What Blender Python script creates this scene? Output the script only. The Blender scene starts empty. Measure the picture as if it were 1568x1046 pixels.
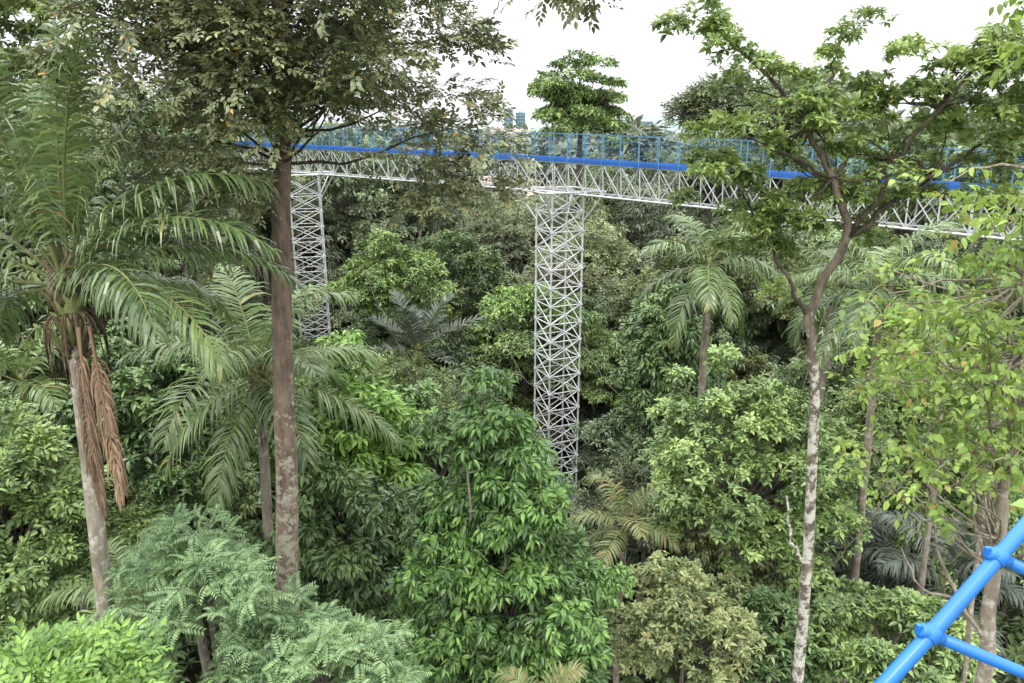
import bpy, math, os
import numpy as np
from mathutils import Vector
RS=np.random.RandomState
sc=bpy.context.scene
sc.view_settings.view_transform='Standard'
try: sc.view_settings.look='None'
except Exception: pass
sc.view_settings.exposure=0
print('cpus',os.cpu_count())

def nrm(a):
    return a/np.maximum(np.linalg.norm(a,axis=-1,keepdims=True),1e-9)

# ---------------------------------------------------------------- materials
def new_mat(name):
    m=bpy.data.materials.new(name); m.use_nodes=True
    nt=m.node_tree; nt.nodes.clear()
    return m,nt,nt.nodes,nt.links
GAIN=1.66
def soft(c,gain,ds=.15):
    c=np.array(c)*gain+.005; l=c@np.array([.25,.65,.1]); c=c+(l-c)*ds; c[0]*=1.12; c[2]*=.97
    return tuple(np.minimum(c,.6))
def leaf_mat(name,dark,mid,light,special=None,sthr=0.97,rough=0.36,trans=0.28,spec=0.5,objvar=0.0,gain=GAIN):
    if trans==0: gain*=1.08
    dark,mid,light=[soft(c,gain) for c in (dark,mid,light)]
    m,nt,N,L=new_mat(name)
    out=N.new('ShaderNodeOutputMaterial')
    at=N.new('ShaderNodeAttribute'); at.attribute_name='rnd'
    sp=N.new('ShaderNodeSeparateXYZ'); L.new(at.outputs['Vector'],sp.inputs[0])
    a=N.new('ShaderNodeMath'); a.operation='MULTIPLY'; a.inputs[1].default_value=0.5; L.new(sp.outputs[0],a.inputs[0])
    b=N.new('ShaderNodeMath'); b.operation='MULTIPLY_ADD'; b.inputs[1].default_value=0.5; L.new(sp.outputs[1],b.inputs[0]); L.new(a.outputs[0],b.inputs[2])
    r=N.new('ShaderNodeValToRGB'); L.new(b.outputs[0],r.inputs[0])
    e=r.color_ramp.elements; e[0].position=0.12; e[0].color=(*dark,1); e[1].position=0.9; e[1].color=(*light,1)
    k=e.new(0.5); k.color=(*mid,1)
    col=r.outputs[0]
    if special:
        g=N.new('ShaderNodeMath'); g.operation='GREATER_THAN'; g.inputs[1].default_value=sthr; L.new(sp.outputs[2],g.inputs[0])
        mx=N.new('ShaderNodeMix'); mx.data_type='RGBA'; L.new(g.outputs[0],mx.inputs[0]); L.new(col,mx.inputs[6]); mx.inputs[7].default_value=(*special,1); col=mx.outputs[2]
    if objvar>0:
        oi=N.new('ShaderNodeObjectInfo')
        h=N.new('ShaderNodeHueSaturation')
        def rv(mul,lo,hi,sock):
            w=N.new('ShaderNodeMath'); w.operation='MULTIPLY'; w.inputs[1].default_value=mul; L.new(oi.outputs['Random'],w.inputs[0])
            fr=N.new('ShaderNodeMath'); fr.operation='FRACT'; L.new(w.outputs[0],fr.inputs[0])
            mv=N.new('ShaderNodeMapRange'); mv.inputs[3].default_value=lo; mv.inputs[4].default_value=hi; L.new(fr.outputs[0],mv.inputs[0]); L.new(mv.outputs[0],h.inputs[sock])
        rv(1.0,.5-.035*objvar,.5+.015*objvar,'Hue'); rv(7.31,1-.35*objvar,1+.55*objvar,'Value'); rv(31.7,.72,1.1,'Saturation')
        L.new(col,h.inputs['Color']); col=h.outputs[0]
    p=N.new('ShaderNodeBsdfPrincipled'); L.new(col,p.inputs['Base Color']); p.inputs['Roughness'].default_value=rough
    p.inputs['Specular IOR Level'].default_value=spec
    if trans>0:
        t=N.new('ShaderNodeBsdfTranslucent')
        hs=N.new('ShaderNodeHueSaturation'); hs.inputs['Hue'].default_value=0.485; hs.inputs['Value'].default_value=1.6; L.new(col,hs.inputs['Color']); L.new(hs.outputs[0],t.inputs[0])
        ms=N.new('ShaderNodeMixShader'); ms.inputs[0].default_value=trans; L.new(p.outputs[0],ms.inputs[1]); L.new(t.outputs[0],ms.inputs[2])
        L.new(ms.outputs[0],out.inputs[0])
    else: L.new(p.outputs[0],out.inputs[0])
    return m
def bark_mat(name,c1,c2,c3=None,scale=6,thr=0.6,zf=None,zamt=-.17):
    m,nt,N,L=new_mat(name)
    out=N.new('ShaderNodeOutputMaterial'); tc=N.new('ShaderNodeTexCoord')
    mp=N.new('ShaderNodeMapping'); mp.inputs['Scale'].default_value=(1,1,0.35); L.new(tc.outputs['Object'],mp.inputs[0])
    n=N.new('ShaderNodeTexNoise'); n.inputs['Scale'].default_value=scale; n.inputs['Detail'].default_value=8; n.inputs['Roughness'].default_value=0.7; L.new(mp.outputs[0],n.inputs[0])
    r=N.new('ShaderNodeValToRGB'); e=r.color_ramp.elements; e[0].position=0.35;e[0].color=(*c1,1);e[1].position=0.62;e[1].color=(*c2,1); L.new(n.outputs[0],r.inputs[0])
    col=r.outputs[0]
    if c3:
        n2=N.new('ShaderNodeTexNoise'); n2.inputs['Scale'].default_value=scale*0.9; n2.inputs['Detail'].default_value=9; n2.inputs['Roughness'].default_value=.72; L.new(tc.outputs['Object'],n2.inputs[0])
        src=n2.outputs[0]
        if zf:   # lichen thins out with height
            sz=N.new('ShaderNodeSeparateXYZ'); L.new(tc.outputs['Object'],sz.inputs[0])
            mr=N.new('ShaderNodeMapRange'); mr.inputs[1].default_value=zf[0]; mr.inputs[2].default_value=zf[1]; mr.inputs[3].default_value=0; mr.inputs[4].default_value=zamt; L.new(sz.outputs[2],mr.inputs[0])
            ad=N.new('ShaderNodeMath'); L.new(src,ad.inputs[0]); L.new(mr.outputs[0],ad.inputs[1]); src=ad.outputs[0]
        r2=N.new('ShaderNodeValToRGB'); r2.color_ramp.elements[0].position=thr-0.05; r2.color_ramp.elements[1].position=thr+0.04; L.new(src,r2.inputs[0])
        mx=N.new('ShaderNodeMix'); mx.data_type='RGBA'; L.new(r2.outputs[0],mx.inputs[0]); L.new(col,mx.inputs[6]); mx.inputs[7].default_value=(*c3,1); col=mx.outputs[2]
    p=N.new('ShaderNodeBsdfPrincipled'); p.inputs['Roughness'].default_value=0.85; L.new(col,p.inputs['Base Color'])
    n3=N.new('ShaderNodeTexNoise'); n3.inputs['Scale'].default_value=scale*3; n3.inputs['Detail'].default_value=6; L.new(mp.outputs[0],n3.inputs[0])
    bp=N.new('ShaderNodeBump'); bp.inputs['Strength'].default_value=0.9; bp.inputs['Distance'].default_value=0.04; L.new(n3.outputs[0],bp.inputs['Height']); L.new(bp.outputs[0],p.inputs['Normal'])
    L.new(p.outputs[0],out.inputs[0]); return m
def paint_mat(name,c,rough=0.4,metal=0.0,var=0.15,scale=3):
    m,nt,N,L=new_mat(name)
    out=N.new('ShaderNodeOutputMaterial'); tc=N.new('ShaderNodeTexCoord')
    n=N.new('ShaderNodeTexNoise'); n.inputs['Scale'].default_value=scale; n.inputs['Detail'].default_value=6; L.new(tc.outputs['Object'],n.inputs[0])
    r=N.new('ShaderNodeValToRGB'); e=r.color_ramp.elements; e[0].position=0.3;e[0].color=(*[x*(1-var) for x in c],1);e[1].position=0.7;e[1].color=(*[min(1,x*(1+var)) for x in c],1); L.new(n.outputs[0],r.inputs[0])
    p=N.new('ShaderNodeBsdfPrincipled'); p.inputs['Roughness'].default_value=rough; p.inputs['Metallic'].default_value=metal; L.new(r.outputs[0],p.inputs['Base Color'])
    L.new(p.outputs[0],out.inputs[0]); return m

# ---------------------------------------------------------------- mesh builder
class MB:
    def __init__(s): s.v=[];s.f=[];s.m=[];s.a=[];s.n=0;s.sm=[]
    def add(s,v,f,mat,attr=None,smooth=False):
        v=np.asarray(v,dtype=np.float32).reshape(-1,3); f=np.asarray(f,dtype=np.int64).reshape(-1,4)
        s.v.append(v); s.f.append(f+s.n); s.n+=len(v)
        s.m.append(np.full(len(f),mat,dtype=np.int32)); s.sm.append(np.full(len(f),smooth,dtype=bool))
        s.a.append(np.zeros((len(f),3),dtype=np.float32)+0.5 if attr is None else attr.astype(np.float32))
    def obj(s,name,mats,loc=(0,0,0),parent=None):
        me=s.mesh(name,mats); o=bpy.data.objects.new(name,me); o.location=loc
        sc.collection.objects.link(o)
        if parent: o.parent=parent
        return o
    def mesh(s,name,mats):
        v=np.concatenate(s.v); f=np.concatenate(s.f); me=bpy.data.meshes.new(name)
        me.vertices.add(len(v)); me.vertices.foreach_set('co',v.ravel())
        me.loops.add(len(f)*4); me.loops.foreach_set('vertex_index',f.ravel().astype(np.int32))
        me.polygons.add(len(f)); me.polygons.foreach_set('loop_start',np.arange(0,len(f)*4,4,dtype=np.int32))
        me.polygons.foreach_set('material_index',np.concatenate(s.m)); me.polygons.foreach_set('use_smooth',np.concatenate(s.sm))
        at=me.attributes.new('rnd','FLOAT_VECTOR','FACE'); at.data.foreach_set('vector',np.concatenate(s.a).ravel())
        for m in mats: me.materials.append(m)
        me.update(calc_edges=True); return me

def tube(mb,pts,rad,mat,sides=8,smooth=True,cap=True):
    pts=np.asarray(pts,float); n=len(pts); rad=np.broadcast_to(np.asarray(rad,float),(n,))
    t=nrm(np.gradient(pts,axis=0))
    ref=np.array([0.,0,1]) if abs(t[0][2])<0.9 else np.array([1.,0,0])
    V=[]
    ang=np.linspace(0,2*math.pi,sides,endpoint=False)
    for i in range(n):
        u=np.cross(t[i],ref)
        if np.linalg.norm(u)<1e-3: u=np.cross(t[i],[0,1,0.])
        u/=np.linalg.norm(u); w=np.cross(u,t[i])
        V.append(pts[i]+rad[i]*(np.cos(ang)[:,None]*u+np.sin(ang)[:,None]*w))
    V=np.concatenate(V); F=[]
    for i in range(n-1):
        for j in range(sides):
            k=(j+1)%sides; F.append((i*sides+j,i*sides+k,(i+1)*sides+k,(i+1)*sides+j))
    if cap and sides%2==0:
        c0=len(V); V=np.vstack([V,pts[0],pts[-1]])
        for j in range(0,sides,2):
            F.append((c0,(j+2)%sides,j+1,j)); b=(n-1)*sides; F.append((c0+1,b+j,b+j+1,b+(j+2)%sides))
    mb.add(V,F,mat,smooth=smooth)
def rods(mb,A,B,r,mat,sides=4):
    A=np.asarray(A,float).reshape(-1,3);B=np.asarray(B,float).reshape(-1,3)
    t=nrm(B-A); ref=np.where(np.abs(t[:,2:3])<0.9,np.array([[0,0,1.]]),np.array([[1.,0,0]]))
    u=nrm(np.cross(t,ref)); w=np.cross(u,t)
    ang=np.linspace(0,2*math.pi,sides,endpoint=False)+math.pi/4
    ring=r*(np.cos(ang)[None,:,None]*u[:,None]+np.sin(ang)[None,:,None]*w[:,None])
    V=np.concatenate([A[:,None]+ring,B[:,None]+ring],axis=1)
    f=[(j,(j+1)%sides,sides+(j+1)%sides,sides+j) for j in range(sides)]
    F=np.array(f)[None]+ (np.arange(len(A))*2*sides)[:,None,None]
    mb.add(V,F,mat,smooth=sides>5)
def box(mb,c,sx,sy,sz,mat,ax=None):
    c=np.array(c,float); 
    X,Y,Z=(np.array([1,0,0.]),np.array([0,1,0.]),np.array([0,0,1.])) if ax is None else ax
    V=[c+a*sx/2*X+b*sy/2*Y+d*sz/2*Z for d in(-1,1) for b in(-1,1) for a in(-1,1)]
    mb.add(V,[(0,2,3,1),(4,5,7,6),(0,1,5,4),(2,6,7,3),(0,4,6,2),(1,3,7,5)],mat)

# ---------------------------------------------------------------- leaves
def leaf_geo(base,d,up,L,W,hi,droop=0.25):
    d=nrm(np.array(d,float)); s=nrm(np.cross(d,up)); n=np.cross(s,d)
    P=lambda a,b,h: base+d*a*L+s*b*W+n*h*L - np.array([0,0,1])*droop*L*a*a
    if hi:
        V=[P(0,0,0),P(.3,.5,.07),P(.68,.4,.05),P(1,0,-.02),P(.68,-.4,.05),P(.3,-.5,.07),P(.5,0,0)]
        F=[(0,1,6,5),(6,1,2,3),(6,3,4,5)]
    else:
        V=[P(0,0,0),P(.42,.5,.09),P(1,0,0),P(.42,-.5,.09)]; F=[(0,1,2,3)]
    return V,F
def template(kind,rng,hi,wr=0.42):
    V=[];F=[];nl=0;up=np.array([0,0,1.])
    def put(b,d,L,w=wr,droop=0.25,upv=up):
        nonlocal nl
        v,f=leaf_geo(np.array(b,float),d,upv,L,L*w,hi,droop); o=len(V); V.extend(v); F.extend([tuple(i+o for i in q) for q in f]); nl+=1
    if kind=='rosette':
        n=8
        for i in range(n):
            a=i*2.4+rng.uniform(-.3,.3); e=rng.uniform(-.35,.75)
            put((0.05*math.cos(a),.05*math.sin(a),.1*e),(math.cos(a)*math.cos(e),math.sin(a)*math.cos(e),math.sin(e)),rng.uniform(.75,1.15),droop=.3)
    elif kind=='droop':
        n=9
        for i in range(n):
            a=i*2.4+rng.uniform(-.3,.3); e=rng.uniform(-1.0,.15)
            put((0.2*math.cos(a),.2*math.sin(a),-.1*i*.5),(math.cos(a)*math.cos(e),math.sin(a)*math.cos(e),math.sin(e)),rng.uniform(.8,1.15),droop=.4)
    elif kind=='twig':
        n=10
        for i in range(n):
            x=i/(n-1)*2.6; sd=1 if i%2 else -1; a=sd*rng.uniform(.6,1.1) if i<n-1 else 0
            put((x,sd*.03,-.05*x*x+rng.uniform(-.12,.12)),(math.cos(a),math.sin(a),rng.uniform(-.35,.35)),rng.uniform(.8,1.1),droop=.2,upv=nrm(np.array([rng.uniform(-.4,.4),rng.uniform(-.4,.4),1])))
    elif kind=='hang':
        n=8
        for i in range(n):
            x=i/(n-1)*3.2; a=rng.uniform(-1.6,1.6); e=rng.uniform(-1.1,.25)
            put((x,0,-.07*x*x),(math.cos(a)*math.cos(e),math.sin(a)*math.cos(e),math.sin(e)),rng.uniform(.7,1.15),droop=.25,upv=nrm(np.array([rng.uniform(-.7,.7),rng.uniform(-.7,.7),1])))
    elif kind=='pinnate':
        for k in range(5):
            A=k*2*math.pi/5+rng.uniform(-.4,.4); e0=rng.uniform(.25,.8)
            for j in range(8):
                t=(j+1)/8; rad=3.6*t; z=math.sin(e0)*rad-0.16*rad*rad; rr=math.cos(e0)*rad
                for sd in(-1,1):
                    a=A+sd*1.15
                    put((rr*math.cos(A),rr*math.sin(A),z),(math.cos(a),math.sin(a),-.25-.2*t),(1-.45*abs(t-.4)),w=.38,droop=.1)
    V=np.array(V);F=np.array(F); return V,F,nl
_tc={}
def templates(kind,hi,wr=0.42):
    k=(kind,hi,wr)
    if k not in _tc:
        rng=RS(5); _tc[k]=[template(kind,rng,hi,wr) for _ in range(6)]
    return _tc[k]
def sprigs(mb,pos,xd,zd,scale,kind,mat,clump,rng,hi=False,wr=0.42):
    T=templates(kind,hi,wr); ch=rng.randint(0,len(T),len(pos))
    X=nrm(xd); Y=nrm(np.cross(zd,X)); Z=np.cross(X,Y)
    for k,(V,F,nl) in enumerate(T):
        i=np.where(ch==k)[0]
        if not len(i): continue
        R=np.stack([X[i],Y[i],Z[i]],axis=1)
        W=pos[i][:,None]+scale[i][:,None,None]*(V[None]@R)
        FF=F[None]+(np.arange(len(i))*len(V))[:,None,None]
        per=len(F)//nl
        a=np.zeros((len(i),nl,per,3))
        a[...,0]=rng.random_sample((len(i),nl))[...,None]
        a[...,1]=np.clip(clump[i]+rng.normal(0,.1,len(i)),0,1)[:,None,None]
        a[...,2]=rng.random_sample((len(i),nl))[...,None]
        mb.add(W,FF,mat,a.reshape(-1,3))
def foliage(mb,cc,cr,per,leaf,kind,mat,rng,hi=False,flat=0.65,center=None,wr=0.42,low=-0.35):
    cc=np.asarray(cc,float); M=len(cc); cr=np.broadcast_to(np.asarray(cr,float),(M,))
    idx=np.repeat(np.arange(M),per); n=nrm(rng.normal(0,1,(len(idx),3)))
    if low>-1:
        bad=n[:,2]<low; n[bad,2]*=-1
    rr=rng.uniform(.35,1.0,len(idx))**.6
    off=n*(cr[idx]*rr)[:,None]; off[:,2]*=flat
    P=cc[idx]+off
    out=n.copy()
    if center is not None: out=out+0.7*nrm(P-center)
    out=nrm(out)
    xd=nrm(out*np.array([1,1,.5])+rng.normal(0,.35,out.shape))
    zd=nrm(np.array([0,0,1.])+.55*out+rng.normal(0,.3,out.shape))
    bad=np.abs((xd*zd).sum(1))>.95; xd[bad]=np.array([1,0,0.1])
    cl=rng.random_sample(M)[idx]*.8+.1
    sprigs(mb,P,xd,zd,leaf*rng.uniform(.7,1.25,len(idx)),kind,mat,cl,rng,hi,wr)
def ell_clumps(c,r,n,rng,lo=.55,hi=.95,zmin=-.6,taper=0):
    d=nrm(rng.normal(0,1,(n*3,3))); d=d[d[:,2]>zmin][:n]
    q=d*rng.uniform(lo,hi,len(d))[:,None]; q*=1+.16*np.sin(q[:,:1]*5+q[:,1:2]*4+2)
    if taper: q[:,:2]*=(1-taper*np.clip((q[:,2:3]+.5)/1.4,0,1))
    return np.array(c)+q*np.array(r)
def curve(p0,p1,p2,n=8):
    t=np.linspace(0,1,n)[:,None]; return (1-t)**2*np.array(p0)+2*t*(1-t)*np.array(p1)+t*t*np.array(p2)
def branches(mb,start,tips,r0,mat,rng,sag=.15,stop=.97):
    for tp in tips:
        tp=np.array(tp); s=np.array(start)+rng.normal(0,.02,3)
        d=tp-s; L=np.linalg.norm(d); m=s+d*.5+np.array([rng.normal(0,.12),rng.normal(0,.12),-sag+.1*rng.normal()])*L
        p=curve(s,m,s+d*stop,7); p[1:-1]+=rng.normal(0,.02*L,(5,3))
        tube(mb,p,np.linspace(r0,max(.008,r0*.2),7),mat,5)
def wiggle(p,amp,rng):
    p=np.array(p,float); q=[]
    for a,b in zip(p[:-1],p[1:]):
        for k in range(4): q.append(a+(b-a)*k/4)
    q.append(p[-1]); q=np.array(q); q[1:-1,:2]+=rng.normal(0,amp,(len(q)-2,2)); return q

def tree(name,c,r,ncl,clr,per,leaf,kind,lm,bm,seed,trunk=None,tr=.18,hi=True,flat=.65,lo=.5,zmin=-.6,wr=.42,extra=None,ground=0.,low=-.35,taper=0):
    rng=RS(seed); mb=MB(); c=np.array(c,float)
    cc=ell_clumps(c,r,ncl,rng,lo=lo,zmin=zmin,taper=taper)
    if extra is not None: cc=np.vstack([cc,extra])
    cr=clr*rng.uniform(.55,1.35,len(cc))
    foliage(mb,cc,cr,per,leaf,kind,0,rng,hi,flat,c,wr,low)
    if trunk is None: trunk=[(c[0]+rng.normal(0,.3),c[1]+.2,ground-.3),(c[0],c[1],c[2]-r[2]*.2)]
    p=wiggle(trunk,.03,rng); tube(mb,p,np.linspace(tr,tr*.55,len(p)),1,10)
    st=p[-1]; sel=cc[rng.permutation(len(cc))[:max(6,len(cc)//2)]]
    branches(mb,st,sel,tr*.4,1,rng)
    return mb.obj(name,[lm,bm])

# ---------------------------------------------------------------- palms
def frond(mb,o,az,el,L,bend,mat,rmat,rng,lw=.045,ll=.75,nl=46,hang=.9,cl=.5,twist=0.,t0=.16,jit=.06,lvar=.12):
    n=22; t=np.linspace(0,1,n); ang=np.maximum(el-bend*t**1.4,-1.5)
    dh=np.cos(ang);dz=np.sin(ang); ds=L/(n-1)
    a=az+twist*t
    H=np.stack([np.cos(a),np.sin(a),0*a],1)
    pts=np.array(o)+np.cumsum(np.vstack([np.zeros((1,3)),(H[:-1]*dh[:-1,None]+np.array([0,0,1.])*dz[:-1,None])*ds]),axis=0)
    tube(mb,pts,np.linspace(.03,.005,n)*L/3,rmat,5,cap=False)
    tt=np.repeat(np.linspace(t0,.995,nl),2); sd=np.tile([1,-1],nl)
    tt=np.clip(tt+rng.normal(0,.007,len(tt)),.08,1)
    keep=rng.random_sample(len(tt))>.05; tt=tt[keep]; sd=sd[keep]
    P=np.stack([np.interp(tt,t,pts[:,k]) for k in range(3)],1)
    tan=nrm(np.gradient(pts,axis=0)); T=nrm(np.stack([np.interp(tt,t,tan[:,k]) for k in range(3)],1))
    hs_=np.array([math.sin(az),-math.cos(az),0.]); side=nrm(np.cross(T,np.array([0,0,1.]))*.5+hs_*.5); up=np.cross(side,T)
    fwd=.35+.9*tt[:,None]**2
    d=nrm(side*sd[:,None]+T*fwd+up*rng.uniform(.05,.6,(len(tt),1))+rng.normal(0,jit,P.shape))
    ln=ll*(np.sin(np.pi*(.12+.82*tt)))**.6*rng.uniform(1-lvar,1+lvar,len(tt))
    seg=4
    wprof=np.array([.5,1,.95,.6,.06])
    C=[];pos=P.copy();dd=d.copy(); C.append(pos.copy()); g=np.array([0,0,-1.])
    hv=rng.uniform(.55,1.5,(len(tt),1))
    for k in range(seg):
        dd=nrm(dd+g*hang*(.14+.2*k)*hv); pos=pos+dd*(ln/seg)[:,None]; C.append(pos.copy())
    C=np.stack(C,1)
    wd=nrm(T-d*(T*d).sum(1,keepdims=True)+.25*up+rng.normal(0,.15,P.shape))
    W=wd[:,None,:]*(wprof[None,:,None]*lw*.5)
    V=np.concatenate([C+W,C-W],axis=1)
    f=np.array([(k,k+1,seg+2+k,seg+1+k) for k in range(seg)])
    F=f[None]+(np.arange(len(tt))*2*(seg+1))[:,None,None]
    at=np.zeros((len(tt),seg,3)); at[...,0]=rng.random_sample(len(tt))[:,None]; at[...,1]=cl; at[...,2]=rng.random_sample(len(tt))[:,None]
    mb.add(V,F,mat,at.reshape(-1,3))
def palm(name,crown,base,L,n,seed,lm,tr=.13,bark=None,shaft=True,elmin=-.5,elmax=1.35,ll=.75,lw=.05,hang=.9,nl=46,messy=False,bend=(1.15,1.75),fr=None):
    rng=RS(seed); mb=MB(); crown=np.array(crown,float)
    pts=wiggle([base,(np.array(base)+crown)/2+rng.normal(0,.05,3),crown-np.array([0,0,.3])],.015,rng)
    tube(mb,pts,np.linspace(tr*1.25,tr*.9,len(pts)),1,12)
    if shaft: tube(mb,[crown-[0,0,.9],crown-[0,0,.5],crown+[0,0,.1],crown+[0,0,.3]],[tr*.95,tr*1.25,tr*.8,tr*.3],2,12)
    if fr is None:
        fr=[]
        for i in range(n):
            az=i*2.399+rng.uniform(-.3,.3); q=i/max(1,n-1); el=elmax+(elmin-elmax)*q**.85+rng.uniform(-.15,.15)
            fr.append((az,el,L*rng.uniform(.8,1.1),rng.uniform(*bend)*(1-.3*q)))
    for k,(az,el,Lf,bd) in enumerate(fr):
        q=k/len(fr)
        frond(mb,crown+np.array([math.cos(az)*tr*.5,math.sin(az)*tr*.5,.15-.3*q]),az,el,Lf,bd,0,2,rng,lw,ll,nl,hang*rng.uniform(.7,1.4),cl=rng.uniform(.1,.95),twist=rng.normal(0,.2))
    if messy:
        for i in range(70):
            az=rng.uniform(0,6.28); z=rng.uniform(-1.3,.3); l=rng.uniform(.2,.6)
            a=crown+np.array([math.cos(az)*tr*.8,math.sin(az)*tr*.8,z]); b=a+np.array([math.cos(az)*l*.5,math.sin(az)*l*.5,rng.uniform(-.3,.6)*l+.2])
            tube(mb,curve(a,(a+b)/2-[0,0,.05],b,4),[.075,.06,.04,.014],4 if i%3 else 2,6)
        for i in range(30):
            az=rng.uniform(0,6.28); a=crown+np.array([math.cos(az)*tr,math.sin(az)*tr,-.5]); b=a+np.array([math.cos(az)*.3,math.sin(az)*.3,-rng.uniform(.4,1.3)])
            tube(mb,curve(a,a+[math.cos(az)*.35,math.sin(az)*.35,0],b,6),.012,4,4)
    return mb.obj(name,[lm,bark or M_PBARK,M_SHAFT,M_DEADF,M_FIBRE])

# ---------------------------------------------------------------- palette
M_PBARK=bark_mat('palm_bark',(.18,.15,.12),(.36,.32,.26),(.52,.49,.44),5,.58)
M_SHAFT=bark_mat('palm_shaft',(.10,.13,.04),(.2,.21,.08),None,4)
M_FIBRE=bark_mat('palm_fibre',(.04,.027,.016),(.18,.125,.08),None,9)
M_DEADF=leaf_mat('dead_frond',(.09,.06,.035),(.20,.14,.08),(.33,.24,.15),rough=.7,trans=.08,gain=1.15)
B_RED=bark_mat('reddish_bark',(.09,.062,.047),(.26,.19,.148),(.38,.36,.29),6,.50,zf=(14,19))
B_GREY=bark_mat('grey_bark',(.09,.08,.06),(.24,.21,.17),(.34,.33,.28),6,.6)
B_PALE=bark_mat('lichen_bark',(.05,.04,.03),(.20,.165,.125),(.62,.60,.54),6,.50,zf=(16.6,19.5))
B_TAN=bark_mat('tan_bark',(.16,.13,.10),(.36,.31,.25),(.5,.47,.41),6,.58)
B_DARK=bark_mat('dark_bark',(.028,.022,.017),(.11,.088,.066),(.2,.19,.16),9,.66)
L_CENT=leaf_mat('leaf_glossy_green',(.02,.052,.014),(.042,.115,.022),(.11,.25,.035),rough=.3,trans=.18)
L_MID=leaf_mat('leaf_mid_green',(.034,.075,.022),(.08,.155,.035),(.17,.28,.06),rough=.38,trans=0)
L_BRI=leaf_mat('leaf_bright_green',(.03,.085,.015),(.075,.175,.022),(.15,.31,.035),rough=.35,trans=.2)
L_DRK=leaf_mat('leaf_dark_green',(.02,.05,.015),(.045,.1,.026),(.09,.18,.04),rough=.33,trans=0)
L_PIN=leaf_mat('leaf_blue_green',(.05,.115,.045),(.10,.20,.08),(.17,.30,.11),rough=.45,trans=.2,gain=1.5)
L_BIG=leaf_mat('leaf_olive_grey',(.045,.068,.028),(.095,.135,.055),(.19,.235,.105),special=(.42,.29,.08),sthr=.965,rough=.36,trans=0,gain=1.6)
L_RGT=leaf_mat('leaf_olive_green',(.04,.08,.02),(.09,.165,.036),(.18,.29,.06),special=(.36,.36,.07),sthr=.98,rough=.36)
L_LIM=leaf_mat('leaf_lime',(.055,.12,.02),(.115,.215,.03),(.2,.34,.045),special=(.36,.28,.09),sthr=.97,rough=.4,trans=.35)
L_YEL=leaf_mat('leaf_yellowish',(.055,.10,.03),(.11,.16,.05),(.20,.26,.085),special=(.34,.29,.13),sthr=.95,rough=.5,trans=0,gain=1.5)
L_FIL=leaf_mat('leaf_forest',(.03,.066,.02),(.066,.125,.034),(.135,.215,.052),special=(.24,.22,.07),sthr=.985,rough=.4,objvar=1.,trans=0)
L_FAR=leaf_mat('leaf_forest_hazed',(.06,.095,.05),(.095,.15,.07),(.155,.22,.10),rough=.5,objvar=.8,trans=0,gain=1.55)  # lighter than leaf_forest: aerial haze painted into the leaf colour
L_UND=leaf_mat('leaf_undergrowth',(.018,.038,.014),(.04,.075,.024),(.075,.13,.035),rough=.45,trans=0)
P_GRN=leaf_mat('palm_leaf',(.028,.062,.02),(.055,.11,.028),(.11,.19,.045),special=(.26,.23,.08),sthr=.985,rough=.3,trans=.15,spec=.6)
P_GRY=leaf_mat('palm_leaf_grey',(.02,.034,.026),(.035,.055,.042),(.06,.085,.065),rough=.4,trans=0)
P_PAL=leaf_mat('palm_leaf_pale',(.05,.10,.03),(.10,.16,.05),(.2,.25,.09),special=(.3,.24,.1),sthr=.85,rough=.45,gain=1.4)
M_STEEL=paint_mat('galvanised_steel',(.6,.62,.63),.42,.15,.15,2)
M_BLUE=paint_mat('blue_paint',(.02,.17,.58),.32,0,.1,4)
M_BLUEP=paint_mat('blue_plate',(.015,.10,.38),.5,0,.15,1)
M_BLUE2=paint_mat('fence_wire',(.09,.23,.38),.5,0,.1,4)

# ---------------------------------------------------------------- world
w=bpy.data.worlds.new('World'); sc.world=w; w.use_nodes=True; nt=w.node_tree; nt.nodes.clear(); N=nt.nodes;L=nt.links
out=N.new('ShaderNodeOutputWorld'); bg=N.new('ShaderNodeBackground'); sky=N.new('ShaderNodeTexSky'); sky.sky_type='NISHITA'; sky.sun_disc=False
SE,SR=math.radians(62),math.radians(200)
sky.sun_elevation=SE; sky.sun_rotation=SR; sky.dust_density=4; sky.air_density=1.0
hs=N.new('ShaderNodeHueSaturation'); hs.inputs['Saturation'].default_value=.12; L.new(sky.outputs[0],hs.inputs['Color'])
tc=N.new('ShaderNodeTexCoord'); sx=N.new('ShaderNodeSeparateXYZ'); L.new(tc.outputs['Generated'],sx.inputs[0])
rp=N.new('ShaderNodeValToRGB'); e=rp.color_ramp.elements; e[0].position=0; e[0].color=(9,9.2,9.4,1); e[1].position=1; e[1].color=(33,33,32.7,1); k=e.new(.2); k.color=(11.5,11.6,11.7,1); L.new(sx.outputs[2],rp.inputs[0])
mx=N.new('ShaderNodeMix'); mx.data_type='RGBA'; mx.inputs[0].default_value=.8; L.new(hs.outputs[0],mx.inputs[6]); L.new(rp.outputs[0],mx.inputs[7])
L.new(mx.outputs[2],bg.inputs[0]); bg.inputs[1].default_value=.15; L.new(bg.outputs[0],out.inputs[0])
sl=bpy.data.lights.new('sun','SUN'); sl.energy=1.5; sl.angle=math.radians(20); sl.color=(1,.97,.91)
so=bpy.data.objects.new('sun',sl); sc.collection.objects.link(so)
sd=Vector((math.sin(SR)*math.cos(SE),math.cos(SR)*math.cos(SE),math.sin(SE))); so.rotation_euler=sd.to_track_quat('Z','Y').to_euler()

# ---------------------------------------------------------------- camera
cam=bpy.data.cameras.new('camera'); co=bpy.data.objects.new('camera',cam); sc.collection.objects.link(co)
co.location=(0,0,22); co.rotation_euler=(math.radians(90-16),0,0); cam.lens=26; cam.sensor_width=36; cam.clip_end=5000; cam.clip_start=.05
sc.camera=co

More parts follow.
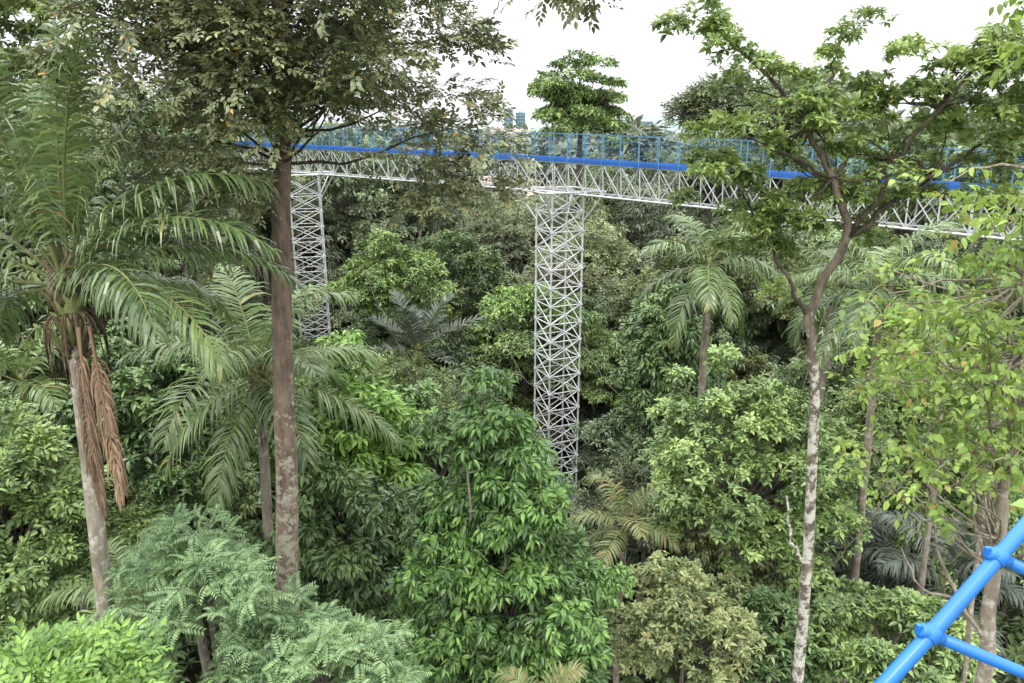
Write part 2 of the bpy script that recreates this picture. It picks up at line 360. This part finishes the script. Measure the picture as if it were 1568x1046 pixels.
# ---------------------------------------------------------------- ground
xs=np.concatenate([np.linspace(-2500,-90,14),np.linspace(-80,80,81),np.linspace(90,2500,14)])
ys=np.concatenate([np.linspace(-500,-25,6),np.linspace(-20,140,81),np.linspace(150,3500,20)])
X,Y=np.meshgrid(xs,ys); Z=.5*np.sin(X*.21+1)*np.cos(Y*.17)+.35*np.sin(X*.5+Y*.43)
V=np.stack([X,Y,Z],-1).reshape(-1,3); nx=len(xs); F=[(j*nx+i,j*nx+i+1,(j+1)*nx+i+1,(j+1)*nx+i) for j in range(len(ys)-1) for i in range(nx-1)]
mb=MB(); mb.add(V,F,0,smooth=True)
M_GND=bark_mat('leaf_litter',(.03,.03,.016),(.12,.10,.06),(.05,.085,.026),1.3,.52)
mb.obj('ground',[M_GND])

# ---------------------------------------------------------------- walkway and towers
M_CONC=paint_mat('concrete',(.35,.34,.32),.9,0,.2,3)
def lattice_tower(name,x,y,z0,z1,a,rot,pitch=1.0):
    mb=MB(); zs=np.arange(z0,z1+.01,pitch); c=[]
    for k in range(4):
        q=rot+math.pi/4+k*math.pi/2; c.append((x+a*.7071*math.cos(q),y+a*.7071*math.sin(q)))
    P=lambda k,z: np.array([c[k%4][0],c[k%4][1],z])
    rods(mb,[P(k,z0-.5) for k in range(4)],[P(k,z1) for k in range(4)],.055,0,8)
    A=[];B=[]
    for i in range(len(zs)-1):
        for k in range(4):
            A.append(P(k,zs[i]));B.append(P(k+1,zs[i]))
            A.append(P(k,zs[i]));B.append(P(k+1,zs[i+1])); A.append(P(k+1,zs[i]));B.append(P(k,zs[i+1]))
    rods(mb,A,B,.03,0,6)
    for z in zs:
        for k in range(4): box(mb,P(k,z),.16,.16,.1,0)
    A=[];B=[]
    for k in range(4):
        d=np.array([c[k][0]-x,c[k][1]-y,0]);
        A+= [P(k,z1-1.6),P(k,z1)]; B+= [P(k,z1)+d*.9,P(k,z1)+d*.9]
    T=[P(k,z1)+np.array([c[k][0]-x,c[k][1]-y,0])*.9 for k in range(4)]
    for k in range(4): A.append(T[k]);B.append(T[(k+1)%4])
    rods(mb,A,B,.05,0,6)
    box(mb,(x,y,z0-.55),a+1.2,a+1.2,.5,1)
    return mb.obj(name,[M_STEEL,M_CONC])
lattice_tower('lattice_tower',2.55,40,.8,18.9,1.85,.42)
lattice_tower('lattice_tower',-13.8,50,.8,19.2,1.95,.3)
path=[np.array(p,float) for p in [(-30,60,21.3),(-13.8,50,20.85),(2.55,40,20.4),(16.8,27,19.9),(26,17.5,19.7)]]
mb=MB(); W=.7; D=1.55; H=1.4
for a,b in zip(path[:-1],path[1:]):
    Lg=np.linalg.norm(b-a); n=max(2,int(round(Lg/1.1))); t=np.linspace(0,1,n+1)[:,None]; C=a+(b-a)*t
    d=nrm(b-a); s=nrm(np.cross(d,[0,0,1.])); up=np.array([0,0,1.])
    for sg in(-1,1):
        top=C+s*W*sg; bot=C+s*W*.8*sg-up*D
        rods(mb,top[:-1],top[1:],.05,0,6); rods(mb,bot[:-1],bot[1:],.05,0,6); rods(mb,top,bot,.032,0,6)
        rods(mb,top[:-1],bot[1:],.025,0,5); rods(mb,bot[:-1],top[1:],.025,0,5)
        mid=(a+b)/2+s*(W+.06)*sg+up*.10
        box(mb,mid,Lg,.03,.18,1,(d,s,np.cross(s,d)))
        fb=C+s*(W+.10)*sg; ft=fb+up*H
        rods(mb,fb-up*.1,ft,.026,2,6)
        for h in(.48,.8,1.12,H): rods(mb,fb[:-1]+up*h,fb[1:]+up*h,.006 if h<H else .013,2,4)
        nf=int(Lg/.22); tf=np.linspace(0,1,nf)[:,None]; q=a+(b-a)*tf+s*(W+.12)*sg; rods(mb,q+up*.24,q+up*(H-.05),.0024,2,3)
        for h in np.arange(.3,H,.18): rods(mb,[a+s*(W+.12)*sg+up*h],[b+s*(W+.12)*sg+up*h],.0024,2,3)
    l=C-s*W*.8-up*D; r=C+s*W*.8-up*D; rods(mb,l,r,.03,0,5); rods(mb,l[:-1],r[1:],.022,0,5)
    l=C-s*W; r=C+s*W; rods(mb,l,r,.04,0,5)
    box(mb,(a+b)/2+up*.0,Lg,2*W-.04,.05,3,(d,s,np.cross(s,d)))
mb.obj('canopy_walkway',[M_STEEL,M_BLUEP,M_BLUE2,paint_mat('deck_grating',(.3,.31,.32),.6,.3,.15,5)])

mb=MB()
R0=np.array([.42,1.45,-1.98+22]);J1=np.array([1.245,1.874,-1.443+22]);J2=np.array([1.50,2.01,-1.268+22]);R1=np.array([2.1,2.32,-.84+22])
tube(mb,[R0,J1,J2,R1],.0225,0,20)
rr=nrm(np.array([.348,.052,-.182]))
d=nrm(J2-J1)
for J in (J1,J2,J1+(J2-J1)*-1.15,J2+(J2-J1)*1.0,J2+(J2-J1)*2.0):
    tube(mb,[J,J+rr*1.6],.018,0,16)
    tube(mb,[J-d*.022,J-d*.020,J+d*.020,J+d*.022],[.024,.0275,.0275,.024],0,20)
    tube(mb,[J-rr*.045,J-rr*.042,J+rr*.04,J+rr*.043],[.014,.021,.022,.018],0,16)
    box(mb,J-rr*.05,.012,.012,.03,0)
E0=R0+rr*1.6;E1=R1+rr*1.6
tube(mb,[E0,E1],.0225,0,16)
mb.obj('blue_pipe_railing',[M_BLUE])

# ---------------------------------------------------------------- named trees
rng=RS(11); mb=MB(); c=np.array([-4.0,13.8,24.2])
cc=ell_clumps(c,(3.6,3.4,3.7),170,rng,lo=.4,zmin=-.95)
ex=[(-5.4,13,20.2),(-5.2,13.2,19.7),(-5.0,13.2,20.6),(-1.2,14,21.2),(-2,14.2,21.3),(-.6,14.2,20.9),(-6.6,13.5,21.4),(-6.2,13.8,20.9),(-1.0,14,22.4),(-1.6,14.5,22),(-5.8,14,21.5),(-.2,14.5,20.7),(-1.8,13.8,20.6),(-7.1,14,22),(-7.3,14,23),(-1.4,14,20.9),(-1.0,13.6,21.7),
 (-4.5,12.9,22.1),(-4.0,12.8,22.6),(-4.4,12.6,23),(-4.1,12.4,23.4),(-1.2,13.8,20.6),(-.4,14,21.6),(-.5,14,22.3),(-6.9,13.6,21.8),(-5.5,13.4,22.2),(-3.9,12.7,22.2),(-3.4,12.8,22.5),(-3.0,12.8,22.3),(-5.3,12.9,21.3),(-5.6,12.8,20.8),(-4.3,13.0,21.8),(-4.6,13.0,21.3),
 (-3.7,12.2,22.9),(-4.3,12.1,22.5),(-3.9,12.0,23.2),(-3.5,12.3,23.6),(-4.6,12.2,23.4),(-4.9,12.5,22.6),(-4.7,12.8,20.9),(-3.4,12.5,23.1)]
gap=(cc[:,0]>-4.5)&(cc[:,0]<-2.2)&(cc[:,2]<22.2)
cc=np.vstack([cc[~gap],ex])
foliage(mb,cc,.58*rng.uniform(.6,1.25,len(cc)),48,.11,'twig',0,rng,True,.75,c,.5)
ov=[(.2,12,24.1),(.7,12,24.0),(1.0,12.1,24.2),(1.3,12.0,23.95),(.5,12.2,24.5)]
foliage(mb,ov,.33,26,.12,'twig',0,rng,True,.8,None,.5,low=-1)
tk=wiggle([(-5.5,14,-.3),(-4.87,14,12.7),(-4.3,14,20.8),(-4.1,14.1,23.5),(-3.9,14.2,27)],.03,rng)
tube(mb,tk,np.interp(tk[:,2],[0,12,20,27],[.33,.25,.18,.07]),1,18)
for z0 in (21.4,21.9,22.3,22.8,23.6,24.6):
    st=np.array([np.interp(z0,tk[:,2],tk[:,k]) for k in range(3)]); near=cc[np.abs(cc[:,2]-z0-.6)<1.1]; near=near[rng.permutation(len(near))[:10]]
    branches(mb,st,near,.035,2,rng,.0)
branches(mb,(-3.95,14.1,26),ov,.05,2,rng,-.15)
mb.obj('tall_rainforest_tree',[L_BIG,B_RED,B_DARK])

rng=RS(12); mb=MB()
tk=wiggle([(6.6,13,-.3),(6.07,13,10.9),(5.68,13,17.3),(5.33,13,18.8)],.03,rng)
def limb(pts,r0,r1,m=2):
    p=wiggle(pts,.035,rng); tube(mb,p,np.linspace(r0,r1,len(p)),m,8); return p
tk=wiggle([(6.6,13,-.3),(6.07,13,10.9),(5.68,13,17.3),(5.36,13,18.7),(5.95,13,20.2),(5.5,13,21.2),(5.03,13,22),(4.12,12.8,22.9),(3.0,12.6,23.7)],.03,rng)
tube(mb,tk,np.interp(tk[:,2],[0,11,18.6,20.2,22,23.7],[.19,.115,.085,.075,.045,.015]),1,14)
limb([(5.95,13,20.2),(7.0,13.2,21.0),(8.2,13.5,21.7),(9.2,13.6,22.2)],.055,.015)
limb([(5.95,13,20.2),(6.4,12.8,21.4),(6.9,12.4,22.4),(7.4,12.2,23.2)],.05,.015)
limb([(5.03,13,22),(5.3,13.2,22.7),(5.5,13.3,23.4)],.04,.012)
limb([(5.5,13,21.2),(4.6,12.8,21.6),(3.9,12.7,21.9)],.035,.012)
limb([(5.36,13,18.7),(4.9,13.1,19.5),(4.4,13.2,20.4),(4.0,13.3,21)],.045,.014)
limb([(5.92,13,13.6),(5.5,12.9,14.2),(5.3,12.9,15.2)],.04,.02,1)
cc=np.array([(3.0,12.6,23.7),(3.3,12.6,23.4),(3.6,12.8,23.1),(4.0,12.8,23.0),(4.4,12.9,22.9),(5.3,13.2,23.2),(5.55,13.2,23.5),(4.9,13,22.7),(3.5,12.8,22.0),(3.9,12.7,22.0),(4.4,12.8,21.8),(3.2,12.8,21.5),(3.7,13.2,21.2),(4.2,13.2,21.0),(4.8,13.4,21.6),
 (5.6,13.2,22.3),(6.2,13.0,22.4),(6.6,12.6,22.5),(7.2,12.4,23.0),(7.5,12.2,23.3),(6.9,12.6,22.9),(7.8,13,22.6),(8.3,13.4,22.3),(9,13.6,22.5),(7.6,13.4,21.9),(8.4,13.6,21.8),(9.3,13.6,22),(6.6,13.3,21.7),(7.1,13.4,21.3),(5.9,13.3,21.6),(5.2,13.4,21.0),(4.8,13.3,20.6),(4.5,13.3,20.3),(5.9,13.5,21.0),(6.6,13.8,20.8),(5.0,13.5,19.9),(8,13,23.0),(8.6,13,23.3),(7.5,13.5,20.9),(8.5,13.5,21.1),(5.0,12.8,22.2),(8.8,12.8,22.9),(9.4,13.2,21.5),(6.2,13.2,20.2),(4.0,13.4,20.6)])
cc=np.vstack([cc,cc+rng.normal(0,.38,cc.shape),cc[12:]+rng.normal(0,.38,cc[12:].shape),cc[15:45]+rng.normal(0,.4,(30,3))])
foliage(mb,cc,.38*rng.uniform(.5,1.3,len(cc)),27,.125,'rosette',0,rng,True,.65,None,.48)
for st in [(5.03,13,22),(6.5,13,21.5),(7.4,13.3,21.2),(4.6,12.9,22.4),(5.5,13,21.2),(7,12.6,22.4)]:
    dd=np.linalg.norm(cc-np.array(st),axis=1); branches(mb,st,cc[np.argsort(dd)[:15]],.022,2,rng,0)
mb.obj('open_crown_tree',[L_RGT,B_PALE,B_DARK])

rng=RS(13); mb=MB()
tk=wiggle([(7.9,10,-.3),(7.6,10,13),(7.35,10,16.5),(7.2,10,19.5),(6.9,10,22)],.04,rng); tube(mb,tk,np.interp(tk[:,2],[0,13,22],[.17,.12,.04]),1,12)
cc=np.vstack([ell_clumps((6.2,9.6,18.7),(1.8,1.3,2.2),64,rng,lo=.2,zmin=-1),ell_clumps((6.2,9.4,21.0),(.9,1,.8),10,rng,lo=.2,zmin=-1),
  ell_clumps((6.3,9.3,23.4),(.75,.9,1.1),26,rng,lo=.1,zmin=-1)])
foliage(mb,cc,.3*rng.uniform(.5,1.3,len(cc)),7,.115,'hang',0,rng,True,.8,None,.6,low=-1)
for z0 in (15.5,16,17,18,19,20,21.5):
    st=np.array([np.interp(z0,tk[:,2],tk[:,k]) for k in range(3)]); near=cc[np.abs(cc[:,2]-z0-.6)<1.4]; near=near[rng.permutation(len(near))[:20]]
    branches(mb,st,near,.024,1,rng,0)
limb2=lambda pts,r0,r1: tube(mb,wiggle(pts,.02,rng),np.linspace(r0,r1,(len(pts)-1)*4+1),1,7)
limb2([(7.5,10,14.2),(6.9,9.9,15.0),(6.4,9.8,15.9),(6.0,9.7,17)],.04,.012)
limb2([(6.9,9.9,15.0),(6.3,9.9,15.2),(5.9,9.9,15.9)],.025,.01)
limb2([(7.45,10,15.2),(6.9,9.8,16.2),(6.6,9.7,17.4)],.035,.012)
# a low branch that reaches the railing
limb2([(7.5,10,15.5),(6.3,7.5,17.6),(4.2,5,19.5),(2.75,3.3,20.35),(2.33,3.0,20.33)],.035,.004)
sprigs(mb,np.array([(2.42,3.05,20.34),(2.6,3.2,20.3)]),np.array([(-.9,-.1,.1),(-.6,-.6,.2)]),np.array([(.1,-.5,1.),(0,-.3,1.)]),np.array([.10,.09]),'rosette',0,np.array([.8,.9]),rng,True,.6)
mb.obj('lime_leaf_tree',[L_LIM,B_TAN])

tree('drooping_leaf_tree',(-.45,15.4,10.7),(3.45,3.0,5.6),230,.56,34,.19,'droop',L_CENT,B_GREY,21,tr=.2,lo=.5,zmin=-.5,wr=.42,taper=.42)
tree('round_crown_tree',(7.2,21,11.2),(3.5,3.2,4.0),170,.68,32,.19,'rosette',L_MID,B_GREY,22,tr=.22,lo=.55,extra=[(9.2,20.5,12.6),(9.8,20.3,11.8),(5.1,20,12.5)])
tree('slender_tree',(11.4,18.5,16.6),(1.5,1.4,1.5),26,.4,14,.15,'hang',L_LIM,B_TAN,61,trunk=[(12.0,18.5,-.3),(11.8,18.5,9),(11.4,18.5,16.2)],tr=.11)
tree('slender_tree',(10.7,15.5,16.8),(1.3,1.2,1.4),22,.4,14,.13,'hang',L_RGT,B_TAN,62,trunk=[(11.2,15.5,-.3),(11.3,15.5,9),(10.8,15.5,16.6)],tr=.09)
tree('broadleaf_tree',(-5.2,22,12.4),(2.4,2.2,3.2),80,.6,26,.28,'droop',L_BRI,B_GREY,23)
tree('broadleaf_tree',(-3.0,23.5,10.5),(2.4,2,3),70,.6,26,.27,'rosette',L_DRK,B_GREY,24)
tree('broadleaf_tree',(-10.2,20,13.6),(2.8,2.3,3.3),90,.65,26,.25,'rosette',L_DRK,B_GREY,25)
tree('broadleaf_tree',(-12.2,16,12.4),(2.4,2.2,3.2),110,.55,30,.18,'twig',L_MID,B_GREY,26)
tree('broadleaf_tree',(-5.0,19,10.0),(2.2,2,3.2),80,.6,26,.25,'droop',L_DRK,B_GREY,27)
tree('feathery_leaf_tree',(-5.7,12,13.9),(1.6,1.4,1.1),34,.4,7,.105,'pinnate',L_PIN,B_GREY,28,lo=.3,tr=.1)
tree('feathery_leaf_tree',(-3.3,11,12.8),(2.1,1.6,1.2),44,.5,7,.105,'pinnate',L_PIN,B_GREY,29,lo=.3,tr=.1)
tree('feathery_leaf_tree',(-7.3,11.5,12.7),(1.3,1.2,1.0),24,.4,7,.105,'pinnate',L_PIN,B_GREY,31,lo=.3,tr=.1)
tree('bright_shrub_tree',(-6.4,9,13.7),(1.7,1.2,.8),54,.4,20,.15,'twig',L_BRI,B_GREY,30,lo=.3,tr=.08)
tree('yellowish_shrub_tree',(4.7,17,8.8),(2.2,1.8,1.9),80,.5,26,.16,'rosette',L_YEL,B_GREY,32,tr=.1)
tree('broadleaf_tree',(10.2,16.5,8.4),(2.4,2,1.9),80,.5,26,.2,'rosette',L_MID,B_GREY,33,tr=.1)
tree('broadleaf_tree',(7.4,17.5,8.0),(1.8,1.6,1.9),60,.5,26,.2,'rosette',L_DRK,B_GREY,34,tr=.1)
tree('broadleaf_tree',(6.8,31,11.2),(2.0,2.0,4.2),110,.65,26,.26,'droop',L_DRK,B_GREY,35,tr=.18)
tree('round_crown_tree',(-7,42,13.0),(3.3,3.2,3.4),110,.8,40,.24,'rosette',L_MID,B_GREY,36,hi=False)
tree('layered_crown_tree',(5.5,62,23.4),(5.0,4.6,3.9),80,1.2,32,.38,'rosette',L_MID,B_DARK,37,hi=False,flat=.42,lo=.3,tr=.35)
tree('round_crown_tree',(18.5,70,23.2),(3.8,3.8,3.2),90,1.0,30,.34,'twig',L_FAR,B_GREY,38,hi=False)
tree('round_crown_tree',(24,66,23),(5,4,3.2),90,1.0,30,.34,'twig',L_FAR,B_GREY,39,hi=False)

# ---------------------------------------------------------------- palms
big=[(1.4,1.5,4.0,.35),(-.4,1.45,4.0,.5),(2.9,1.42,4.1,.55),(-2.2,1.42,3.9,.5),(.6,1.3,4.2,.9),(2.2,1.25,4.2,.9),(3.6,1.2,4.0,1.1),
     (0.0,1.0,4.0,1.5),(1.2,.95,4.0,1.4),(-.35,.75,4.0,1.5),(3.1,.8,4.0,1.5),(.35,.45,3.9,1.3),(-2.75,.6,3.8,1.4),(1.9,.5,3.9,1.3),(-.2,.15,3.6,1.1),(3.5,.2,3.7,1.2),(.9,.05,3.6,1.1),(-3.0,-.1,3.4,1.0),(-.62,.55,3.5,1.6),(2.6,.0,3.5,1.1)]
palm('palm_tree',(-7.35,12,19.6),(-8.3,12.1,-.3),4.0,19,41,P_GRN,tr=.15,messy=True,ll=.9,lw=.05,nl=60,hang=1.0,fr=big)
rng=RS(55); mb=MB()
for az,Lf,ox,el in((-1.2,3.1,.22,-1.42),(-.5,2.9,.32,-1.45),(-.9,3.0,.38,-1.4),(-1.6,2.7,.3,-1.42)):
    o=np.array([-7.35+ox+.1*math.cos(az),11.8+.15*math.sin(az),18.9]); frond(mb,o,az,el,Lf,.1,0,0,rng,.034,.6,60,8,cl=rng.random_sample(),jit=.2,lvar=.3)
do=mb.obj('dead_palm_frond',[M_DEADF]); do.parent=bpy.data.objects['palm_tree']
palm('palm_tree',(-6.5,18,15.9),(-7.0,18,-.3),3.9,16,42,P_GRN,tr=.14,elmin=-.35,messy=True,ll=1.0,lw=.055,nl=60,hang=1.0)
palm('palm_tree',(7.3,27,17.2),(7.5,27,-.3),3.1,15,43,P_GRN,tr=.15,elmin=-.7,ll=.9,lw=.07,nl=44,hang=1.1,bark=B_TAN)
palm('palm_tree',(13.3,30,15.9),(13.5,30,-.3),3.0,13,44,P_GRN,tr=.14,ll=.9,lw=.08,nl=40)
palm('palm_tree',(10.2,20,17.9),(11,20,-.3),2.7,13,45,P_GRN,tr=.11,ll=.75,lw=.06,nl=44,bark=B_TAN)
palm('palm_tree',(17.5,28,16),(17.8,28,-.3),3.0,13,46,P_GRN,tr=.14,ll=.9,lw=.08,nl=40)
palm('palm_tree',(3.5,20.5,10.2),(3.5,20.5,-.3),2.0,10,47,P_PAL,tr=.1,elmin=-.2,ll=.6,lw=.055,nl=36)
palm('palm_tree',(-4.8,36,11.3),(-4.8,36,-.3),3.6,13,48,P_GRY,tr=.15,elmin=.2,ll=.75,lw=.07,hang=.15,nl=36,bend=(.2,.8))
palm('palm_tree',(-14,20,15),(-14.2,20,-.3),2.7,13,49,P_GRN,tr=.13,ll=.8,lw=.07,nl=40)
palm('palm_tree',(-8.4,14,12.3),(-8.4,14,-.3),2.0,11,50,P_GRN,tr=.1,ll=.6,lw=.05,nl=40)
palm('palm_tree',(13.3,20,8.6),(13.3,20,-.3),3.0,11,51,P_GRY,tr=.13,elmin=-.1,ll=.9,lw=.08,nl=40)
palm('palm_tree',(11.4,22,8),(11.4,22,-.3),2.8,11,52,P_GRY,tr=.13,elmin=-.1,ll=.9,lw=.08,nl=40)
palm('palm_tree',(4.8,42.5,3.2),(4.8,42.5,-.3),3.2,9,53,P_GRY,tr=.13,elmin=.3,ll=.9,lw=.09,nl=36,hang=.4)
palm('palm_tree',(.5,11.6,11.3),(.5,11.6,-.3),1.3,10,54,P_PAL,tr=.08,elmin=.2,ll=.45,lw=.035,nl=34)

# ---------------------------------------------------------------- forest behind (shared meshes)
protos=[];far=[];HT=[]
for k in range(5):
    rng=RS(100+k); mb=MB(); kind=['rosette','twig','rosette','twig','droop'][k]; rz=[3.2,3.8,2.8,3.4,4.5][k]
    cc=ell_clumps((0,0,0),(3.6,3.6,rz),75,rng,lo=.55,zmin=-.6)
    foliage(mb,cc,.95*rng.uniform(.6,1.3,len(cc)),28,[.28,.25,.32,.28,.32][k],kind,0,rng,False,.6,np.zeros(3))
    p=wiggle([(.3,0,-20),(0,.1,-8),(0,0,-.5)],.12,rng); tube(mb,p,np.linspace(.28,.14,len(p)),1,8)
    branches(mb,(0,0,-2.5),cc[:24],.08,1,rng)
    me=mb.mesh('forest_crown_mesh',[L_FIL,B_GREY]); protos.append(me); HT.append(rz+.4)
    m2=me.copy(); m2.materials[0]=L_FAR; far.append(m2)  # far copies swap in the leaf colour with haze painted in
rng=RS(77); cnt=0
def cap(tx):
    return np.interp(tx,[-1,-.36,-.27,-.2,-.05,-.03,.05,.08,.2,.28,.5,1.2],[.06,.04,.0,-.02,-.03,-.075,-.075,-.03,-.02,.0,.02,.06])
def place(x,y,top,s,k=None,rg=None):
    global cnt
    rg=rg or rng
    kk=rg.randint(5) if k is None else k
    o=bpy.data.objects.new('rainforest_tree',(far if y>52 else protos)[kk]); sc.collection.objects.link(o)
    sz=s*rg.uniform(.9,1.2); o.scale=(s,s,sz); o.rotation_euler=(0,0,rg.uniform(0,6.28)); o.location=(x,y,top-HT[kk]*sz); cnt+=1
y=27.
while y<112:
    step=4.4+max(0,y-40)*.06
    x=-.8*y-2
    while x<.85*y+2:
        X_=x+rng.uniform(-1.6,1.6); Y_=y+rng.uniform(-1.6,1.6); s=rng.uniform(.65,1.2)*(1+max(0,y-50)*.008); tx=X_/Y_; e=3.6*s/Y_
        x+=step*rng.uniform(.85,1.25)
        c_=min(cap(tx),cap(tx-e*.7),cap(tx+e*.7))
        if Y_<58 and tx>-.26: c_=min(c_,-.12)
        top=22.7+Y_*c_-rng.uniform(0,5 if Y_>55 else 2)
        if Y_<40: top=min(top,rng.uniform(7,12)+(3 if abs(tx)>.35 else 0))
        elif Y_<58: top=min(top,rng.uniform(11,18)+(6 if tx<-.34 else 0))
        if tx<-.36 and 32<Y_<75: top=22.5+Y_*rng.uniform(-.1,.05)
        tz=(top-22)/Y_
        if Y_<53 and -.325-e<tx<-.245+e and tz>-.27: top=22-.29*Y_
        if Y_<44 and .02-e<tx<.11+e: top=min(top,22-.56*Y_)
        if top<2.5: continue
        if Y_<30 and abs(tx)<.45 and top>9: top=9
        place(X_,Y_,top,s*(1 if top>6 else .6))
    y+=step*.9
rg=RS(88)
for yy in (44.5,50,56):
    x=-.75*yy
    while x<.8*yy:
        X_=x+rg.uniform(-1.5,1.5); Y_=yy+rg.uniform(-1.5,1.5); x+=rg.uniform(4.2,6)
        if Y_<44 and .02<X_/Y_<.11: continue
        if abs(X_+13.8)<4 and Y_<52: continue
        if abs(X_-2.55)<2.6 and Y_<43.5: continue
        place(X_,Y_,rg.uniform(6,11.5),rg.uniform(.7,.95),rg=rg)
for yy in (30,36):
    x=-.75*yy
    while x<-.36*yy:
        place(x+rg.uniform(-1,1),yy+rg.uniform(-1.5,1.5),rg.uniform(10,15),rg.uniform(.7,.95),rg=rg); x+=4.5
for (x,y,t,s) in [(-19,28,28,1.0),(-16.5,33,23,.8),(-24,33,27,1.1),(-19,25,22.5,1.0),(-24,27,25,1.1),(-16,24,20.5,.9),(-21,22,20,1),(-16.5,37,21.5,.7),(24,32,24.0,1.1),(28,38,25.5,1.2),(20,38,22.5,1.0),(30,30,24,1.1),(-21,45,24,1.1),(-12.5,58,22.5,1.1)]:
    place(x,y,t,s)

rng=RS(9); mb=MB(); n=1300
Y_=rng.uniform(122,420,n); X_=rng.uniform(-1.0,1.0,n)*Y_; tx=X_/Y_
z=22+Y_*(np.where((tx>-.035)&(tx<.03),-.055,np.where(np.abs(tx)<.3,-.018,-.008)))-rng.uniform(0,7,n)
kp=~((tx>-.045)&(tx<.03)&(Y_<250)&(z>8)); X_,Y_,z=X_[kp],Y_[kp],z[kp]
foliage(mb,np.stack([X_,Y_,z],1),rng.uniform(4.5,8,len(z)),22,2.1,'rosette',0,rng,False,.7,None)
L_DIST=leaf_mat('leaf_distant_hazed',(.09,.13,.10),(.13,.18,.13),(.18,.23,.16),rough=.7,trans=0,spec=.2,gain=1.25)  # pale greyed greens, distance haze mixed into the base colours
mb.obj('distant_forest',[L_DIST])
mb=MB(); xs=np.linspace(-1500,1800,120); ys=np.linspace(900,1500,16); X,Y=np.meshgrid(xs,ys)
env=np.sin(np.pi*(Y-900)/600); Z=env*(22+16*np.exp(-((X-330)/160)**2)+10*np.exp(-((X-700)/250)**2)+8*np.sin(X*.008)+3*np.sin(X*.05+Y*.02)); V=np.stack([X,Y,Z],-1).reshape(-1,3)
mb.add(V,[(j*120+i,j*120+i+1,(j+1)*120+i+1,(j+1)*120+i) for j in range(15) for i in range(119)],0,smooth=True)
mb.obj('distant_hill',[paint_mat('hill_green_hazed',(.22,.30,.29),.9,0,.15,.02)])  # light bluish green, atmospheric haze is part of the colour

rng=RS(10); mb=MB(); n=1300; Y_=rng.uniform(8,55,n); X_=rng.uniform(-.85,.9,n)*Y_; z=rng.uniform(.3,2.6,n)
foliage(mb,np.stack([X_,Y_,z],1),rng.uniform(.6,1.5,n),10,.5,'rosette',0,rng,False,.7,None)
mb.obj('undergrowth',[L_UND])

rng=RS(14); mb=MB()
for a,b in [((-7,34,16),(-3.5,33,7)),((-2,38,17),(1,37,9)),((6,34,15.5),(8.5,33,6)),((7.5,32,16),(6.2,31,9)),((11,25,17),(9.5,24.5,8)),((-9,28,16),(-8,27,8)),((12.5,19,17),(9,18.5,10)),((3.2,36,13),(6.5,33,9)),((-1,29,11),(3,28,7))]:
    a=np.array(a,float);b=np.array(b,float); p=curve(a,(a+b)/2+np.array([rng.normal(0,.5),0,-1.5]),b,16); p[1:-1]+=rng.normal(0,.05,(14,3)); tube(mb,p,.018,0,5,cap=False)
mb.obj('hanging_lianas',[B_GREY])

# ---------------------------------------------------------------- distant buildings
M_TEAL=paint_mat('teal_glass',(.17,.33,.37),.3,0,.1,.1); M_WHITE=paint_mat('white_wall',(.42,.42,.42),.8,0,.06,.2); M_ORG=paint_mat('weathered_roof',(.36,.27,.22),.8,0,.15,.3); M_WIN=paint_mat('window_glass',(.10,.13,.15),.2,0,.2,.5); M_PINK=paint_mat('pink_roof',(.42,.29,.26),.8,0,.12,.4)
def building(name,x,y,z0,wx,wy,h,floors,cols,wall,roof=None):
    mb=MB(); box(mb,(x,y,z0+h/2),wx,wy,h,0)
    fh=h/floors; cw=wx/cols
    for i in range(floors):
        for j in range(cols): box(mb,(x-wx/2+(j+.5)*cw,y-wy/2-.05,z0+(i+.55)*fh),cw*.62,.3,fh*.5,1)
        box(mb,(x,y-wy/2-.3,z0+i*fh+.1),wx+.4,.7,.2,2)
    if roof: 
        V=[(x-wx/2-.6,y-wy/2-.9,z0+h+.02),(x+wx/2+.6,y-wy/2-.9,z0+h+.02),(x+wx/2+.6,y+wy/2+.9,z0+h+.02),(x-wx/2-.6,y+wy/2+.9,z0+h+.02),(x-wx/2+wx*.1,y,z0+h+wy*.18),(x+wx/2-wx*.1,y,z0+h+wy*.18)]
        mb.add(V,[(0,1,5,4),(2,3,4,5),(3,0,4,4),(1,2,5,5)],3)
    else: box(mb,(x,y,z0+h+.8),wx*.4,wy*.4,1.6,2)
    mb.obj(name,[wall,M_WIN,M_WHITE,roof or M_WHITE])
building('glass_office_tower',-4,900,0,10,12,44,12,4,M_TEAL)
building('glass_office_tower',10,910,0,11,12,41,12,4,M_TEAL)
building('apartment_block',-1,250,0,15,9,20.6,6,9,M_WHITE,M_ORG)
building('apartment_block',14,330,0,14,9,20.5,6,8,M_WHITE,None)
building('office_block',125,800,0,40,15,30,8,12,M_TEAL)
building('roofed_house',4.2,118,7,9,8,5,2,5,M_WHITE,M_PINK)
building('roofed_house',-4,128,8,9,8,5,2,5,M_WHITE,M_ORG)
print('instances',cnt)
